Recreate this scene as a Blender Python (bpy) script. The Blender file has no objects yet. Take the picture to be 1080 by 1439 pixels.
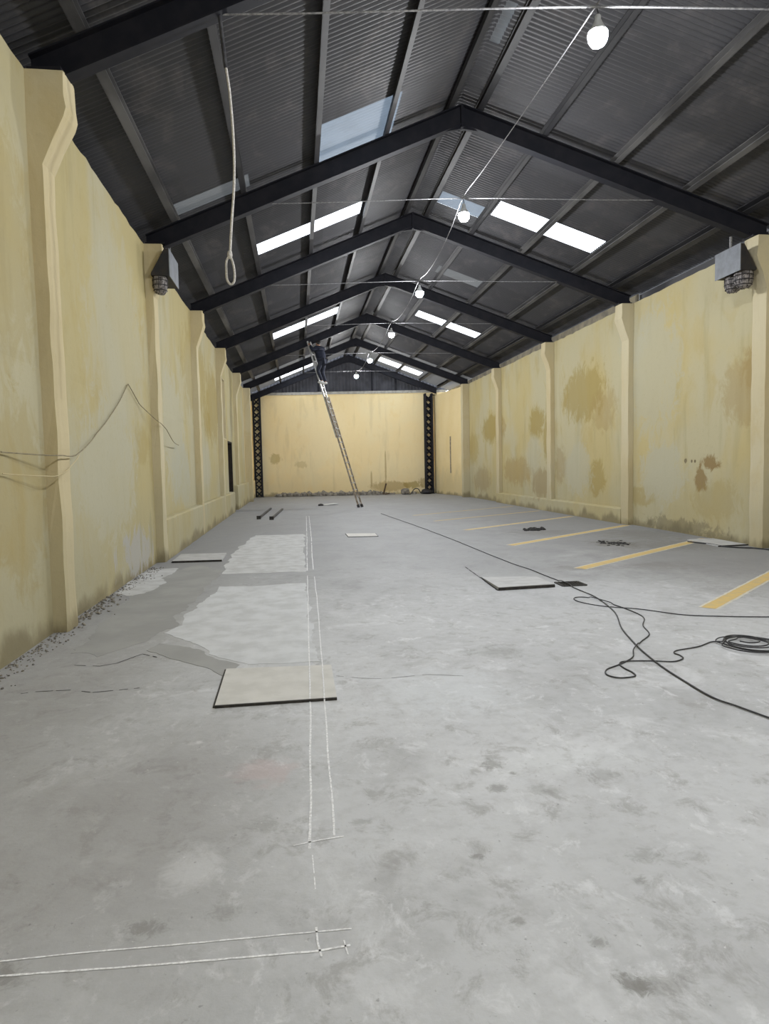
import bpy, bmesh, math, random
from mathutils import Vector, Matrix, noise as mn
random.seed(7)
C = bpy.context.scene.collection
sc = bpy.context.scene

# ------------------------------------------------------------------ geometry of the hall
XL, XR = -2.458, 8.251            # inner faces of the two long walls
HE = 5.42                         # eave (top of pilasters, underside of rafters)
XA, HA = 2.95, 7.406              # apex, underside of rafters
SK = -0.1046                      # the frames stand slightly askew to the long axis
M_ = (HA - HE) / (XA - (XL + .29))
UK = [6.965, 12.037, 16.966, 22.135, 27.822, 32.998, 37.95]    # frame positions
U0, U1 = -5.0, 38.25
RD, PD = .29, .11                 # rafter depth, purlin depth

def zr(x, up=0):                  # underside of rafters at x
    return HA - M_ * abs(x - XA) + up
ZS = RD + PD + .03                # sheets above the rafter underside
def W(x, u, z): return Vector((x, u + SK * x, z))

# ------------------------------------------------------------------ node helpers
class NT:
    def __init__(s, name):
        s.m = bpy.data.materials.new(name); s.m.use_nodes = True
        s.t = s.m.node_tree; s.n = s.t.nodes; s.l = s.t.links
        s.b = s.n['Principled BSDF']; s.out = s.n['Material Output']
        s.co = s.n.new('ShaderNodeTexCoord').outputs['Object']
    def link(s, a, b): s.l.new(a, b)
    def setin(s, inp, v):
        if isinstance(v, bpy.types.NodeSocket): s.link(v, inp)
        else: inp.default_value = v
    def math(s, op, a, b=0.0, clamp=False):
        n = s.n.new('ShaderNodeMath'); n.operation = op; n.use_clamp = clamp
        s.setin(n.inputs[0], a); s.setin(n.inputs[1], b); return n.outputs[0]
    def vmath(s, op, a, b=None):
        n = s.n.new('ShaderNodeVectorMath'); n.operation = op
        s.setin(n.inputs[0], a)
        if b is not None: s.setin(n.inputs[1], b)
        return n.outputs['Value'] if op in ('LENGTH', 'DISTANCE') else n.outputs[0]
    def noise(s, scale, detail=4, rough=.55, stretch=(1, 1, 1), dist=0, off=(0, 0, 0)):
        v = s.vmath('MULTIPLY', s.co, stretch)
        v = s.vmath('ADD', v, off)
        n = s.n.new('ShaderNodeTexNoise'); s.link(v, n.inputs['Vector'])
        n.inputs['Scale'].default_value = scale; n.inputs['Detail'].default_value = detail
        n.inputs['Roughness'].default_value = rough; n.inputs['Distortion'].default_value = dist
        return n.outputs['Fac']
    def ramp(s, f, a, b):         # smooth 0..1 between a and b
        n = s.n.new('ShaderNodeMapRange'); n.interpolation_type = 'SMOOTHSTEP'
        s.setin(n.inputs['Value'], f)
        n.inputs['From Min'].default_value = a; n.inputs['From Max'].default_value = b
        return n.outputs[0]
    def mix(s, f, a, b):
        n = s.n.new('ShaderNodeMix'); n.data_type = 'RGBA'
        s.setin(n.inputs[0], f)
        for i, v in ((6, a), (7, b)):
            if isinstance(v, bpy.types.NodeSocket): s.link(v, n.inputs[i])
            else: n.inputs[i].default_value = (v[0], v[1], v[2], 1)
        return n.outputs[2]
    def sep(s):
        n = s.n.new('ShaderNodeSeparateXYZ'); s.link(s.co, n.inputs[0]); return n.outputs
    def blob(s, c, r, soft=.35, nz=None, amp=.8):   # soft irregular blob, c and r as (x,y,z), r 0 = ignore axis
        v = s.vmath('SUBTRACT', s.co, c)
        v = s.vmath('MULTIPLY', v, tuple(0 if q == 0 else 1 / q for q in r))
        d = s.vmath('LENGTH', v)
        if nz is not None:
            d = s.math('ADD', d, s.math('MULTIPLY', s.math('SUBTRACT', nz, .5), amp * 2))
        return s.ramp(d, 1 + soft * .5, 1 - soft)
    def bump(s, h, strength=.3, dist=.02):
        n = s.n.new('ShaderNodeBump'); n.inputs['Strength'].default_value = strength
        n.inputs['Distance'].default_value = dist
        s.link(h, n.inputs['Height']); s.link(n.outputs[0], s.b.inputs['Normal'])
    def done(s, col, rough=.85, metal=0, spec=.3):
        s.setin(s.b.inputs['Base Color'], col if isinstance(col, bpy.types.NodeSocket) else (*col, 1))
        s.setin(s.b.inputs['Roughness'], rough); s.b.inputs['Metallic'].default_value = metal
        s.b.inputs['Specular IOR Level'].default_value = spec
        return s.m

def mat_simple(name, a, b=None, scale=8, rough=.7, metal=0, spec=.3, bump=.1, stretch=(1, 1, 1)):
    t = NT(name); b = b or tuple(x * .75 for x in a)
    n = t.noise(scale, 5, .6, stretch)
    if bump: t.bump(n, bump, .01)
    return t.done(t.mix(t.ramp(n, .35, .68), a, b), rough, metal, spec)

def mat_floor():
    t = NT('worn_concrete')
    big = t.noise(.45, 4, .55, (1, .7, 1)); med = t.noise(1.7, 6, .62, (1, .8, 1), .6, (3, 9, 0)); fine = t.noise(11, 6, .65)
    c = t.mix(t.ramp(big, .36, .66), (.44, .449, .462), (.555, .566, .582))
    c = t.mix(t.math('MULTIPLY', t.ramp(med, .50, .72), .55), c, (.33, .33, .335))
    pale = t.noise(1.3, 6, .68, (1, .8, 1), 1.0, (11, 2, 0))
    c = t.mix(t.math('MULTIPLY', t.ramp(pale, .54, .66), .5), c, (.62, .63, .65))
    c = t.mix(t.math('MULTIPLY', t.ramp(fine, .42, .72), .30), c, (.30, .30, .30))
    sm1 = t.noise(5.5, 8, .74, (1, .8, 1), .45, (8, 1, 3)); sm2 = t.noise(6.5, 8, .74, (1, .8, 1), .4, (2, 6, 3))
    c = t.mix(t.math('MULTIPLY', t.ramp(sm1, .52, .66), .60), c, (.29, .285, .28))
    c = t.mix(t.math('MULTIPLY', t.ramp(sm2, .54, .68), .60), c, (.66, .67, .69))
    # parking side, grime plus dimmer light put into the colour, and the dirty strip along the left wall
    x, y, z = t.sep()[:3]
    g = t.ramp(t.math('ADD', x, t.math('MULTIPLY', t.math('SUBTRACT', med, .5), 2.4)), 3.6, 6.2)
    g = t.math('MULTIPLY', g, t.ramp(y, 6.0, 9.5))
    g = t.math('MULTIPLY', g, t.math('SUBTRACT', 1.0, t.math('MULTIPLY', t.ramp(y, 17, 27), .75)))
    c = t.mix(t.math('MULTIPLY', g, .72), c, (.19, .188, .195))
    g2 = t.ramp(t.math('ADD', x, t.math('MULTIPLY', t.math('SUBTRACT', med, .5), 1.6)), -.7, -1.7)
    c = t.mix(t.math('MULTIPLY', g2, .55), c, (.25, .245, .24))
    g3 = t.ramp(t.math('ADD', y, t.math('MULTIPLY', t.math('SUBTRACT', big, .5), 14)), 4.5, 12.5)  # floor darkens down the hall, light falloff put into the colour
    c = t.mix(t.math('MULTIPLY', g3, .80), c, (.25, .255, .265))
    near = t.noise(.8, 5, .6, (1, 1, 1), .5, (5, 1, 2))
    l = t.blob((-.75, 3.2, 0), (.75, 1.4, 0), .7, near, .5)
    c = t.mix(t.math('MULTIPLY', l, .55), c, (.27, .262, .255))
    ed = t.noise(5, 7, .72, (1, 1, 1), 1); eds = t.noise(19, 6, .72, (1, 1, 1), 1.2)
    dk = (.16, .155, .14)
    for p, r, s in [((1.62, 5.5, 0), (.22, .22, 0), .35), ((.98, 3.42, 0), (.06, .07, 0), .6), ((.93, 3.15, 0), (.05, .04, 0), .55), ((1.06, 3.3, 0), (.02, .02, 0), .7),
                    ((.97, 1.87, 0), (.05, .05, 0), .65), ((1.06, 1.85, 0), (.09, .05, 0), .4), ((-.58, 2.36, 0), (.08, .05, 0), .5), ((-.30, 2.42, 0), (.06, .05, 0), .35),
                    ((6.1, 12.45, 0), (.45, .6, 0), .85), ((5.5, 14.9, 0), (.9, .7, 0), .4), ((7.1, 11.9, 0), (1.2, .8, 0), .5), ((7.3, 13.8, 0), (.9, 1.2, 0), .45), ((4.2, 9.7, 0), (.5, .25, 0), .4), ((5.4, 9.6, 0), (.7, .35, 0), .35),
                    ((-1.0, 2.2, 0), (.10, .06, 0), .5), ((.68, 2.6, 0), (.03, .02, 0), .5), ((.72, 2.2, 0), (.025, .02, 0), .5), ((1.25, 2.35, 0), (.03, .03, 0), .5),
                    ((.95, 2.05, 0), (.03, .03, 0), .5), ((.25, 2.95, 0), (.05, .03, 0), .35), ((-.2, 3.0, 0), (.08, .06, 0), .3), ((1.35, 2.5, 0), (.07, .05, 0), .35), ((1.15, 3.1, 0), (.08, .06, 0), .3), ((1.5, 3.2, 0), (.1, .08, 0), .3)]:
        sm = min(q for q in r if q) < .15
        c = t.mix(t.math('MULTIPLY', t.blob(p, r, .7, eds if sm else ed, 1.7), s), c, dk)
    for p, r, s, k in [((-.47, 2.72, 0), (.12, .15, 0), .4, (.66, .67, .69)), ((-.62, 4.0, 0), (.03, .03, 0), .5, (.7, .7, .7)), ((-.22, 3.55, 0), (.16, .16, 0), .28, (.50, .33, .32)), ((1.0, 4.6, 0), (.5, .5, 0), .4, (.60, .63, .66)),
                       ((1.4, 3.4, 0), (.4, .15, 0), .35, (.62, .64, .65)), ((3.4, 7.7, 0), (1.5, 1.0, 0), .2, (.60, .62, .66))]:
        c = t.mix(t.math('MULTIPLY', t.blob(p, r, .7, ed, 1.5), s), c, k)
    sp = t.noise(34, 3, .6)
    c = t.mix(t.math('MULTIPLY', t.ramp(sp, .66, .74), .5), c, (.17, .17, .17))
    sp2 = t.noise(22, 3, .6, (1, 1, 1), 0, (4, 4, 4))
    c = t.mix(t.math('MULTIPLY', t.ramp(sp2, .70, .76), .6), c, (.7, .7, .7))
    t.bump(t.math('ADD', fine, t.math('MULTIPLY', sp, .5)), .25, .01)
    return t.done(c, t.math('ADD', t.math('MULTIPLY', med, .3), .55), 0, .35)

YEL = (.46, .395, .21)
def mat_wall(name, base, stains=(), pale=(.46, .425, .29), deep=(.425, .34, .15), soff=(0, 0, 0), low=.35, last_bay=None):
    t = NT(name)
    big = t.noise(.38, 4, .55, (1, 1, .8), .4, soff); med = t.noise(1.5, 5, .6, (1, 1, .55), .5, soff); fine = t.noise(14, 5, .65)
    strk = t.noise(2.6, 4, .6, (1, 1, .16), .3, soff)
    c = t.mix(t.ramp(big, .40, .62), base, pale)
    c = t.mix(t.math('MULTIPLY', t.ramp(med, .52, .70), .5), c, deep)
    c = t.mix(t.math('MULTIPLY', t.ramp(strk, .52, .72), .28), c, tuple(x * .62 for x in base))
    if last_bay:      # the last bay takes the colours of the end wall
        c = t.mix(t.ramp(t.sep()[1], last_bay - .15, last_bay + .15), c, t.mix(t.ramp(big, .4, .62), (.82, .68, .40), (.78, .63, .34)))
    z = t.sep()[2]
    lo = t.ramp(t.math('ADD', z, t.math('MULTIPLY', t.math('SUBTRACT', med, .5), 2.2)), 1.7, .5)
    c = t.mix(t.math('MULTIPLY', lo, low), c, (.38, .355, .24))
    ft = t.ramp(t.math('ADD', z, t.math('MULTIPLY', t.math('SUBTRACT', med, .5), .8)), .22, .0)
    c = t.mix(t.math('MULTIPLY', ft, .75), c, (.20, .17, .10))
    ed = t.noise(3.2, 8, .72, (1, 1, .7), .9, (7, 3, 1))
    for p, r, col, s, amp in stains:
        c = t.mix(t.math('MULTIPLY', t.blob(p, r, .3, ed, amp * 1.9), s), c, col)
    c = t.mix(t.math('MULTIPLY', t.ramp(fine, .55, .8), .22), c, tuple(x * .6 for x in base))
    t.bump(t.math('ADD', t.math('MULTIPLY', med, .6), t.math('MULTIPLY', fine, .3)), .35, .03)
    return t.done(c, .92, 0, .15)

OCH = (.34, .255, .075); BRN = (.25, .165, .065); GRY = (.46, .44, .33); BR2 = (.35, .25, .10)
def wl(y, z, ry, rz, col, s=.6, amp=.6): return ((0, y, z), (0, ry, rz), col, s, amp)
right_stains = [
    wl(28.2, 3.1, 1.5, .65, OCH, .75), wl(26.6, 3.05, .35, .45, BR2, .5), wl(31.2, 2.3, .9, .8, OCH, .4), wl(22.75, 2.95, .75, .55, OCH, .75), wl(21.75, 2.5, .35, .9, OCH, .6),
    wl(18.9, 3.55, 1.5, .8, OCH, .65), wl(17.6, 3.0, .8, .6, BR2, .4), wl(25.0, 1.3, 1.8, .55, BR2, .55), wl(22.3, .9, 1.0, .55, BRN, .45), wl(18.0, 1.15, .6, .55, OCH, .6), wl(20.6, 1.5, .5, .6, BRN, .35),
    wl(29.8, .9, 1.4, .6, BRN, .35), wl(12.75, 1.52, .33, .16, BRN, .85, .8), wl(13.05, 1.15, .22, .26, BRN, .8, .8), wl(13.63, 1.57, .06, .06, (.12, .09, .05), .8), wl(13.4, 1.56, .03, .03, (.12, .09, .05), .9), wl(13.28, 1.56, .03, .03, (.12, .09, .05), .9),
    wl(11.6, 2.9, .8, .7, BR2, .45), wl(12.6, .75, .8, .4, OCH, .3), wl(15.4, .75, .7, .25, OCH, .45), wl(13.9, .15, 1.6, .16, (.16, .14, .09), .5, 1.2),
    wl(19.3, 1.35, 1.0, .8, GRY, .7), wl(15.0, 3.6, 1.2, 1.6, GRY, .7), wl(14.6, 1.3, 1.0, .7, GRY, .8), wl(23.0, 1.9, .7, .7, GRY, .5), wl(16.0, 4.6, .8, .6, GRY, .5), wl(11.0, 1.0, .5, 1.2, GRY, .7), wl(11.35, 3.2, .45, .5, BR2, .5)]
left_stains = [
    wl(21.0, 3.5, 1.6, 1.1, OCH, .6), wl(19.6, 2.9, .7, .5, OCH, .5), wl(17.5, 4.0, 2.0, 1.2, OCH, .4), wl(6.4, 1.4, .7, .9, OCH, .35), wl(6.2, 3.6, .8, 1.2, OCH, .3), wl(11.4, 2.0, .5, .35, OCH, .35),
    wl(9.4, 1.6, 1.4, 1.0, GRY, .8), wl(10.8, .35, 1.1, .35, (.42, .415, .40), .8, .9), wl(14.2, 2.4, 1.4, 1.2, GRY, .8), wl(10.2, 3.3, 1.6, 1.6, GRY, .5), wl(15.0, 1.5, 1.2, .7, (.42, .42, .34), .6), wl(19.0, 1.7, 1.2, .6, GRY, .6),
    wl(11.7, .55, .09, .35, (.36, .33, .2), .7), wl(11.0, .5, .07, .3, (.36, .33, .2), .6)]
back_stains = [((5.1, 0, .45), (1.1, 0, .28), BR2, .6, .6), ((6.4, 0, .5), (.55, 0, .22), OCH, .7, .6), ((7.0, 0, .6), (.3, 0, .3), BR2, .6, .6), ((-1.2, 0, 2.1), (.35, 0, .3), OCH, .5, .6), ((.2, 0, 1.75), (.4, 0, .2), OCH, .3, .6),
               ((4.9, 0, 1.5), (.05, 0, 1.0), BR2, .6, .3), ((4.1, 0, .8), (.05, 0, .5), BR2, .6, .3), ((1.5, 0, 3.5), (1.5, 0, 1.5), (.84, .70, .43), .5, .6)]

def mat_sheet(name, base, var=.5, lightdir=None):
    t = NT(name)
    x, y, z = t.sep()[:3]
    cb = t.n.new('ShaderNodeCombineXYZ')
    u = t.math('SUBTRACT', y, t.math('MULTIPLY', x, SK))
    t.link(t.math('FLOOR', t.math('DIVIDE', u, .83)), cb.inputs[0]); t.link(t.math('FLOOR', t.math('DIVIDE', t.math('ADD', x, 100.05), 2.4)), cb.inputs[1])
    wn = t.n.new('ShaderNodeTexWhiteNoise'); wn.noise_dimensions = '2D'; t.link(cb.outputs[0], wn.inputs['Vector'])
    n = t.noise(2.2, 5, .65, (1, .6, 1), .4); f = t.noise(25, 4, .6)
    c = t.mix(t.math('MULTIPLY', wn.outputs['Value'], var), base, tuple(q * .45 for q in base))
    c = t.mix(t.math('MULTIPLY', t.ramp(n, .5, .72), .5), c, (base[0] * 1.9, base[1] * 1.75, base[2] * 1.6))
    c = t.mix(t.math('MULTIPLY', t.ramp(f, .6, .75), .3), c, tuple(q * .4 for q in base))
    return t.done(c, .55, 0, .4)

def mat_light_sheet(name, trans, diff, w):
    t = NT(name); t.n.remove(t.b)
    a = t.n.new('ShaderNodeBsdfTranslucent'); b = t.n.new('ShaderNodeBsdfDiffuse'); m = t.n.new('ShaderNodeMixShader')
    n = t.noise(3, 4, .6)
    t.link(t.mix(t.ramp(n, .4, .7), trans, tuple(q * .85 for q in trans)), a.inputs[0]); b.inputs[0].default_value = (*diff, 1)
    m.inputs[0].default_value = w; t.link(b.outputs[0], m.inputs[1]); t.link(a.outputs[0], m.inputs[2])
    t.link(m.outputs[0], t.out.inputs[0]); return t.m

def mat_emit(name, col, s):
    t = NT(name); t.b.inputs['Emission Color'].default_value = (*col, 1); t.b.inputs['Emission Strength'].default_value = s
    return t.done((.9, .9, .9), .4)

MT = dict(
    floor=mat_floor(),
    wl=mat_wall('lime_wash_left', YEL, left_stains, last_bay=33.0),
    wr=mat_wall('lime_wash_right', (.50, .42, .215), right_stains, (.49, .445, .29), (.45, .355, .155), (20, 4, 3), last_bay=32.1),
    wb=mat_wall('lime_wash_end', (.82, .67, .385), back_stains, (.80, .68, .42), (.78, .61, .31), (9, 9, 2), .15),
    pil=mat_wall('lime_wash_pilaster', (.56, .48, .30), (), (.57, .51, .35), (.50, .41, .22), (2, 7, 5)),
    sheet=mat_sheet('dusty_corrugated_sheet', (.060, .060, .067)),
    sheet2=mat_light_sheet('pale_corrugated_sheet', (.045, .045, .046), (.32, .315, .31), .5),
    clad=mat_simple('gable_cladding', (.07, .072, .085), (.045, .046, .055), 2),
    steel=mat_simple('blue_black_steel', (.007, .008, .014), (.014, .014, .020), 4, .65, 0, .25),
    purlin=mat_simple('dusty_steel', (.014, .014, .017), (.034, .033, .036), 2.2, .6, 0, .4, .1, (1, .3, 1)),
    palepurlin=mat_simple('pale_lit_dusty_steel', (.10, .098, .098), (.035, .034, .036), 1.6, .6, 0, .4, .1, (1, .4, 1)),  # paler steel; on the two right purlins the colour carries skylight glow
    bright=mat_light_sheet('clear_skylight_sheet', (.95, .97, 1.0), (.6, .6, .6), .97),
    dull=mat_light_sheet('dirty_skylight_sheet', (.085, .105, .13), (.34, .35, .36), .55),
    grime=mat_light_sheet('grimy_skylight_sheet', (.042, .044, .046), (.26, .26, .26), .5),
    concrete=mat_simple('bare_concrete', (.42, .41, .38), (.30, .29, .26), 6, .9),
    plate=mat_simple('cement_cover', (.60, .592, .565), (.53, .522, .495), 5, .85),
    plate2=mat_simple('pale_cement_cover', (.50, .505, .51), (.42, .425, .43), 5, .85),
    iron=mat_simple('rusty_black_iron', (.02, .02, .02), (.05, .045, .04), 20, .7),
    patch=mat_simple('fresh_cement', (.56, .57, .58), (.45, .455, .46), 4.5, .9, 0, .2, .15),
    patch2=mat_simple('white_cement', (.60, .615, .635), (.50, .512, .525), 4.0, .9, 0, .2, .15),
    screed=mat_simple('smooth_grey_screed', (.30, .303, .298), (.345, .348, .343), 1.8, .85, 0, .25, .05),
    chalk=mat_simple('white_chalk', (.86, .87, .88), (.58, .58, .59), 60, .95, 0, .1, 0),
    yellow=mat_simple('worn_yellow_paint', (.62, .45, .17), (.52, .41, .22), 9, .7, 0, .3, .05),
    pale=mat_simple('paint_border', (.63, .60, .50), (.5, .49, .45), 14, .8, 0, .3, .05),
    black=mat_simple('black_rubber', (.03, .031, .034), (.06, .061, .065), 15, .6),
    wire=mat_simple('dusty_wire', (.30, .30, .31), (.14, .14, .15), 30, .7, 0, .3, 0),
    rope=mat_simple('white_rope', (.62, .60, .57), (.42, .40, .38), 60, .9, 0, .1, .3),
    darkstrap=mat_simple('dark_strap', (.03, .03, .035), (.06, .06, .065), 20, .8),
    grey=mat_simple('grey_painted_metal', (.17, .185, .21), (.12, .13, .15), 5, .5, 0, .4, .03),
    darkbox=mat_simple('dark_painted_metal', (.022, .023, .028), (.035, .03, .03), 8, .6),
    dusty=mat_simple('dusty_mesh', (.30, .28, .28), (.05, .045, .045), 26, .8, 0, .2, .6),
    alu=mat_simple('worn_aluminium', (.62, .62, .63), (.42, .41, .40), 9, .4, .4, .5, .05),
    wood=mat_simple('paint_spattered_timber', (.36, .31, .25), (.16, .13, .10), 12, .8, 0, .2, .2),
    skin=mat_simple('skin', (.30, .18, .12), (.26, .15, .10), 12, .6, 0, .3, 0),
    hair=mat_simple('black_hair', (.012, .011, .011), (.02, .018, .018), 40, .6),
    jacket=mat_simple('navy_cloth', (.014, .016, .026), (.022, .024, .034), 20, .9, 0, .1, .2),
    jeans=mat_simple('dark_trouser_cloth', (.018, .020, .030), (.030, .032, .042), 20, .9, 0, .1, .2),
    shoe=mat_simple('white_shoe', (.65, .65, .63), (.5, .5, .5), 10, .7),
    bulb=mat_emit('lit_bulb', (.965, .98, 1.0), 1440),
    housing=mat_simple('white_lamp_housing', (.55, .57, .58), (.45, .46, .47), 10, .5, 0, .4, 0),
    rubble=mat_simple('broken_masonry', (.30, .28, .24), (.14, .13, .12), 7, .95, 0, .1, .5),
    dirt=mat_simple('black_dirt', (.03, .03, .032), (.07, .068, .066), 30, .95, 0, .1, .6),
    void=mat_simple('dark_doorway', (.035, .028, .022), (.02, .017, .014), 5, .9),
    blind=mat_simple('grey_mauve_panel', (.42, .40, .42), (.36, .34, .36), 4, .8),
    timber=mat_simple('brown_door_timber', (.10, .065, .04), (.06, .04, .025), 8, .7, 0, .3, .1, (1, 1, .2)),
    beige=mat_simple('beige_eave_board', (.30, .265, .19), (.16, .145, .12), 2, .9),
)

# ------------------------------------------------------------------ mesh helpers
def obj(name, bm, mat, parent=None, smooth=False):
    me = bpy.data.meshes.new(name); bmesh.ops.recalc_face_normals(bm, faces=bm.faces)
    bm.to_mesh(me); bm.free()
    for m in (mat if isinstance(mat, (list, tuple)) else [mat]): me.materials.append(m)
    if smooth:
        for p in me.polygons: p.use_smooth = True
    o = bpy.data.objects.new(name, me); C.objects.link(o)
    if parent: o.parent = parent; o.matrix_parent_inverse = parent.matrix_basis.inverted()
    return o
def tag(o, label=None, cat=None, group=None, kind=None):
    for k, v in (('label', label), ('category', cat), ('group', group), ('kind', kind)):
        if v: o[k] = v
    return o
def empty(name, loc, label, cat, group=None, rz=0, kind=None):
    o = bpy.data.objects.new(name, None); o.empty_display_size = .1; C.objects.link(o)
    o.location = loc; o.rotation_euler = (0, 0, rz)
    bpy.context.view_layer.update()
    return tag(o, label, cat, group, kind)
def box(bm, x0, x1, y0, y1, z0, z1, f=None):
    vs = [bm.verts.new((x, y, z) if f is None else f(x, y, z)) for x in (x0, x1) for y in (y0, y1) for z in (z0, z1)]
    for a, b, c, d in ((0, 1, 3, 2), (4, 6, 7, 5), (0, 4, 5, 1), (2, 3, 7, 6), (0, 2, 6, 4), (1, 5, 7, 3)):
        bm.faces.new((vs[a], vs[b], vs[c], vs[d]))
    return vs
def bar(bm, a, b, w, h, up=(0, 0, 1)):             # rectangular bar from a to b
    a, b = Vector(a), Vector(b); d = (b - a).normalized(); up = Vector(up)
    s = d.cross(up).normalized(); t = s.cross(d).normalized()
    vs = [bm.verts.new(p + s * i * w / 2 + t * j * h / 2) for p in (a, b) for i, j in ((-1, -1), (1, -1), (1, 1), (-1, 1))]
    for i in range(4): bm.faces.new((vs[i], vs[(i + 1) % 4], vs[4 + (i + 1) % 4], vs[4 + i]))
    bm.faces.new(vs[3::-1]); bm.faces.new(vs[4:])
def crom(pts, n=6):
    P = [Vector(p) for p in pts]; P = [2 * P[0] - P[1]] + P + [2 * P[-1] - P[-2]]; out = []
    for i in range(1, len(P) - 2):
        a, b, c, d = P[i - 1:i + 3]
        for k in range(n):
            t = k / n
            out.append(.5 * ((2 * b) + (c - a) * t + (2 * a - 5 * b + 4 * c - d) * t * t + (3 * b - a - 3 * c + d) * t ** 3))
    return out + [P[-2]]
def tube(bm, pts, r, seg=8, smooth=0):
    P = crom(pts, smooth) if smooth else [Vector(p) for p in pts]
    rr = r if isinstance(r, (list, tuple)) else [r] * len(P)
    rings = []; ref = None
    for i, p in enumerate(P):
        d = (P[min(i + 1, len(P) - 1)] - P[max(i - 1, 0)]).normalized()
        if ref is None: ref = d.orthogonal().normalized()
        ref = (ref - d * ref.dot(d))
        ref = ref.normalized() if ref.length > 1e-6 else d.orthogonal().normalized()
        s = d.cross(ref)
        rings.append([bm.verts.new(p + (ref * math.cos(a) + s * math.sin(a)) * rr[i]) for a in [2 * math.pi * k / seg for k in range(seg)]])
    for i in range(len(rings) - 1):
        for k in range(seg): bm.faces.new((rings[i][k], rings[i][(k + 1) % seg], rings[i + 1][(k + 1) % seg], rings[i + 1][k]))
    bm.faces.new(rings[0][::-1]); bm.faces.new(rings[-1])
def lathe(bm, prof, c=(0, 0, 0), seg=20):          # prof: list of (r,z)
    c = Vector(c); rings = []
    for r, z in prof:
        rings.append([bm.verts.new(c + Vector((r * math.cos(a), r * math.sin(a), z))) for a in [2 * math.pi * k / seg for k in range(seg)]] if r > 1e-6 else [bm.verts.new(c + Vector((0, 0, z)))])
    for a, b in zip(rings, rings[1:]):
        for k in range(seg):
            k2 = (k + 1) % seg
            q = [a[k] if len(a) > 1 else a[0]] + ([a[k2]] if len(a) > 1 else []) + ([b[k2]] if len(b) > 1 else []) + [b[k] if len(b) > 1 else b[0]]
            if len(q) > 2: bm.faces.new(q)
def prism(bm, poly, f0, f1):                        # poly: 2-D points, f0/f1 map them to the two ends
    a = [bm.verts.new(f0(*p)) for p in poly]; b = [bm.verts.new(f1(*p)) for p in poly]
    n = len(poly)
    for i in range(n): bm.faces.new((a[i], a[(i + 1) % n], b[(i + 1) % n], b[i]))
    bm.faces.new(a[::-1]); bm.faces.new(b)
def blobmesh(bm, c, r, sub=3, amp=.25, fr=2.0, seed=0, flat=0):
    m = bmesh.ops.create_icosphere(bm, subdivisions=sub, radius=1)
    for v in m['verts']:
        n = mn.noise(v.co * fr + Vector((seed * 7.3, seed * 3.1, seed)))
        k = v.co * (1 + amp * n)
        v.co = Vector((c[0] + k.x * r[0], c[1] + k.y * r[1], c[2] + k.z * r[2]))
        if flat and v.co.z < c[2] - flat: v.co.z = c[2] - flat

# ------------------------------------------------------------------ the shell
bm = bmesh.new()
box(bm, XL - .3, XR + .3, -4.8, 38.9, -.2, 0)
tag(obj('floor', bm, MT['floor']), 'worn grey concrete warehouse floor', 'floor', kind='structure')

def wall_grid(name, P, zt, holes, mat, label, side, jitter=.012):
    """P: list of (x,y) along the inner face; side: outward direction sign in x"""
    L = [0]
    for a, b in zip(P, P[1:]): L.append(L[-1] + math.hypot(b[0] - a[0], b[1] - a[1]))
    def at(s):
        for i in range(len(P) - 1):
            if s <= L[i + 1] + 1e-6:
                t = (s - L[i]) / (L[i + 1] - L[i]); return P[i][0] + (P[i + 1][0] - P[i][0]) * t, P[i][1] + (P[i + 1][1] - P[i][1]) * t
        return P[-1]
    ss = set(L); n = int(L[-1] / .22)
    for i in range(n + 1): ss.add(L[-1] * i / n)
    zz = set([0, zt]) | {zt * i / 18 for i in range(19)}
    for h in holes: ss |= {h[0], h[1]}; zz |= {h[2], h[3]}
    ss = sorted(ss); zz = sorted(zz); bm = bmesh.new(); G = {}
    hard_s = {q for h in holes for q in h[:2]}; hard_z = {q for h in holes for q in h[2:]}
    for i, s in enumerate(ss):
        x, y = at(s)
        for j, z in enumerate(zz):
            d = mn.noise(Vector((s * .9, z * .9, 3.3))) * jitter + mn.noise(Vector((s * 4, z * 4, 1))) * jitter * .3
            if s in hard_s or z in hard_z: d = 0
            zj = z + (mn.noise(Vector((s * 3.1, 8, 1))) * .035 + mn.noise(Vector((s * 9, 2, 1))) * .02 if j == len(zz) - 1 else 0)
            G[i, j] = bm.verts.new((x + d, y, zj))
    inhole = lambda i, j: any(ss[i] >= h[0] - 1e-6 and ss[i + 1] <= h[1] + 1e-6 and zz[j] >= h[2] - 1e-6 and zz[j + 1] <= h[3] + 1e-6 for h in holes)
    for i in range(len(ss) - 1):
        for j in range(len(zz) - 1):
            if not inhole(i, j): bm.faces.new((G[i, j], G[i + 1, j], G[i + 1, j + 1], G[i, j + 1]))
    ext = bmesh.ops.extrude_face_region(bm, geom=bm.faces[:])
    for v in [g for g in ext['geom'] if isinstance(g, bmesh.types.BMVert)]: v.co.x += side * .28
    return tag(obj(name, bm, mat), label, 'wall', kind='structure')

YA = -4.7
DOOR = (25.05, 26.75, .05, 2.62); WIN = (23.75, 24.65, 2.62, 4.72)
wall_grid('wall_left', [(XL, YA), (XL, 38.35)], HE, [(DOOR[0] - YA, DOOR[1] - YA, DOOR[2], DOOR[3]), (WIN[0] - YA, WIN[1] - YA, WIN[2], WIN[3])], MT['wl'],
          'long yellow lime-washed wall with hanging cable and a dark doorway', -1)
YR6 = UK[5] + SK * XR; YR7 = UK[6] + SK * 7.6
SL = [(36.2 - .0, 36.38, 1.1, 3.1)]
wall_grid('wall_right', [(XR, YA), (XR, YR6 + .3), (7.62, YR7 + .1)], HE, [], MT['wr'],
          'long yellow wall with brown damp stains beside the parking lines', 1)
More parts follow.
